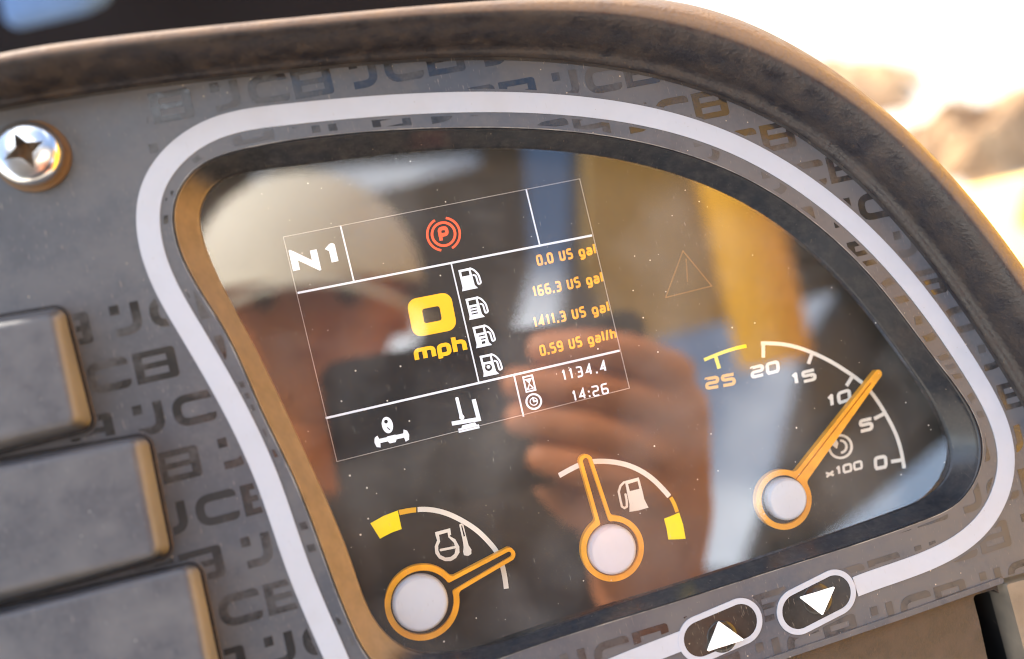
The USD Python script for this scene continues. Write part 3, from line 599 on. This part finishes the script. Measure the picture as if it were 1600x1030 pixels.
p0_, p1_ = MIR(1140, 250, .9), MIR(1212, 565, .9)
pl = thing('cab_pillar', 'yellow round cab pillar mirrored in the right of the lens', 'cab pillar', p1_)
cyl = trimesh.creation.cylinder(.048, segment=[p0_, p1_], sections=48)
obj('pillar', cyl, 'yellow_paint', pl, 40)

# ------------------------------------------------------------------ the person holding the phone (seen mirrored in the lens)
def blob(parts, length=.008, it=12):
    """parts: lists of (point, radius) pairs; each list is one bone (hull of its spheres); all joined into one smooth surface."""
    M = None
    for bone in parts:
        h = m3.Manifold.hull(m3.Manifold.compose([m3.Manifold.sphere(float(r), 20).translate([float(x) for x in p]) for p, r in bone]))
        M = h if M is None else M + h
    q = M.refine_to_length(length).to_mesh(); t = trimesh.Trimesh(q.vert_properties[:, :3], q.tri_verts, process=True)
    trimesh.smoothing.filter_taubin(t, iterations=it); return t
hd = MIR(485, 470, .64)
e_up = MIR(462, 280, .64) - MIR(490, 580, .64); e_up /= np.linalg.norm(e_up)
fwd = np.array([0, 0, -1.0]); rt = np.cross(fwd, e_up)
HD = lambda x, y, z: hd + rt * x + e_up * y + fwd * z                     # x across, y up, z towards the panel
person = thing('person', 'person in a beige peaked cap and dark shirt mirrored in the lens, holding a phone', 'person', HD(0, -.5, -.15))
sh_l, sh_r = HD(-.19, -.30, -.10), HD(.19, -.30, -.10)
hand = MIR(1045, 690, .215); el = MIR(1180, 1320, .42); wr = MIR(1010, 900, .25)
side = 1 if np.dot(hand - hd, rt) > 0 else -1
sh_n, sh_f = (sh_r, sh_l) if side > 0 else (sh_l, sh_r)
body = [[(HD(0, .03, -.02), .082), (HD(0, .0, -.035), .085)], [(HD(0, .02, .0), .078), (HD(0, -.075, .045), .040)], [(HD(0, -.06, -.03), .055), (HD(0, -.2, -.08), .058)],
        [(HD(0, -.012, .085), .012), (HD(0, -.035, .10), .013)], [(HD(-.015, -.062, .083), .009), (HD(.015, -.062, .083), .009)],
        [(HD(-.078, -.01, -.02), .014), (HD(-.082, -.03, -.015), .012)], [(HD(.078, -.01, -.02), .014), (HD(.082, -.03, -.015), .012)],
        [(HD(0, -.2, -.09), .07), (sh_l, .06), (sh_r, .06)], [(sh_l, .06), (sh_r, .06), (HD(-.11, -.75, -.1), .10), (HD(.11, -.75, -.1), .10)],
        [(sh_n, .052), (el, .042)], [(el, .042), (wr, .029)]]
q0 = MIR(1000, 620, .212)
ph_c = MIR(760, 640, .214)
body += [[(wr, .028), (MIR(1050, 790, .222), .020), (MIR(960, 800, .222), .018)], [(MIR(1050, 790, .222), .019), (MIR(1060, 640, .214), .015), (MIR(970, 790, .222), .018), (MIR(990, 640, .214), .014)]]
for k, (ky, tx, ty) in enumerate([(560, 850, 545), (630, 810, 600), (700, 815, 655), (765, 850, 715)]):
    body += [[(MIR(1050, ky + 25, .214), .0115), (MIR(985, ky - 5, .203), .0100)], [(MIR(985, ky - 5, .203), .0100), (MIR(915, (ky + ty) / 2 - 8, .201), .0090)], [(MIR(915, (ky + ty) / 2 - 8, .201), .0090), (MIR(tx, ty, .206), .0078)]]
body += [[(MIR(1000, 800, .224), .013), (MIR(900, 790, .232), .011)], [(MIR(900, 790, .232), .011), (MIR(850, 740, .234), .009)]]
obj('body', blob(body), 'skin', person, True)
tors = blob([[(HD(0, -.2, -.09), .082), (sh_l, .075), (sh_r, .075)], [(sh_l, .075), (sh_r, .075), (HD(-.11, -.76, -.1), .118), (HD(.11, -.76, -.1), .118)], [(sh_n, .070), (sh_n * .45 + el * .55, .056)]], .015)
obj('shirt', tors, 'shirt', person, True)
capm = trimesh.creation.icosphere(4, 1.0)
v = capm.vertices.copy(); v = v[:, [0, 1, 2]]
capm.apply_transform(np.diag([.096, .098, .112, 1])); capm = capm.slice_plane([0, -.004, 0], [0, 1, 0])
fr_ = np.eye(4); fr_[:3, 0], fr_[:3, 1], fr_[:3, 2], fr_[:3, 3] = rt, e_up, fwd, HD(0, .012, -.012); 
bill = Polygon([(-.092, 0)] + [(-.092 * math.cos(t) , .085 * math.sin(t)) for t in np.linspace(0, math.pi, 24)] + [(.092, 0), (.06, -.02), (-.06, -.02)]).buffer(.004)
bm = trimesh.creation.extrude_polygon(bill, .004, engine='earcut'); bm = bm.subdivide_to_size(.012)
vv = bm.vertices.copy(); vv = np.c_[vv[:, 0], -.004 + vv[:, 2] - 4.5 * vv[:, 0] ** 2 - .15 * np.maximum(vv[:, 1], 0), vv[:, 1] + .085]; bm = trimesh.Trimesh(vv, bm.faces)
btn = trimesh.creation.icosphere(2, .009); btn.apply_translation([0, .094, 0])
hat = trimesh.util.concatenate([capm, bm, btn]); hat.apply_scale(1.09); hat.apply_transform(fr_)
ht = obj('cap', hat, 'cap_cloth', person, 40)
pt = ext(affinity.scale(box(-1, -1, 1, 1), .030, .011), 0, .003); pv = pt.vertices; pt.vertices = np.c_[pv[:, 0], pv[:, 1] + .045, pv[:, 2] + np.sqrt(np.clip(1 - (pv[:, 0] / .096) ** 2 - (.045 / .098) ** 2, 0, 1)) * .112]
pt.apply_transform(fr_); obj('patch', pt, 'cab_black', ht)
for s in (-1, 1):
    e = trimesh.creation.icosphere(2, .012); e.apply_translation(HD(s * .032, -.002, .066)); obj('eye', e, 'eye_dark', person, True)
# phone: its lens hole is where the photograph was taken from
foot = CPOS[:2]
pc = foot + (ph_c[:2] - foot) * .75
dirp = (ph_c[:2] - foot) / np.linalg.norm(ph_c[:2] - foot); ang = math.degrees(math.atan2(dirp[1], dirp[0]))
hp = CPOS[2] + .004
phb = affinity.translate(affinity.rotate(box(-.075, -.036, .075, .036).buffer(-.009).buffer(.009), -3, origin=(0, 0)), *(foot + np.array([.060, -.026])))
phone = thing('phone', 'black phone held up over the panel, mirrored in the lens', 'phone', (*np.array(phb.centroid.coords[0]), hp))
obj('case', ext(phb, hp, hp + .008), 'phone_black', phone)
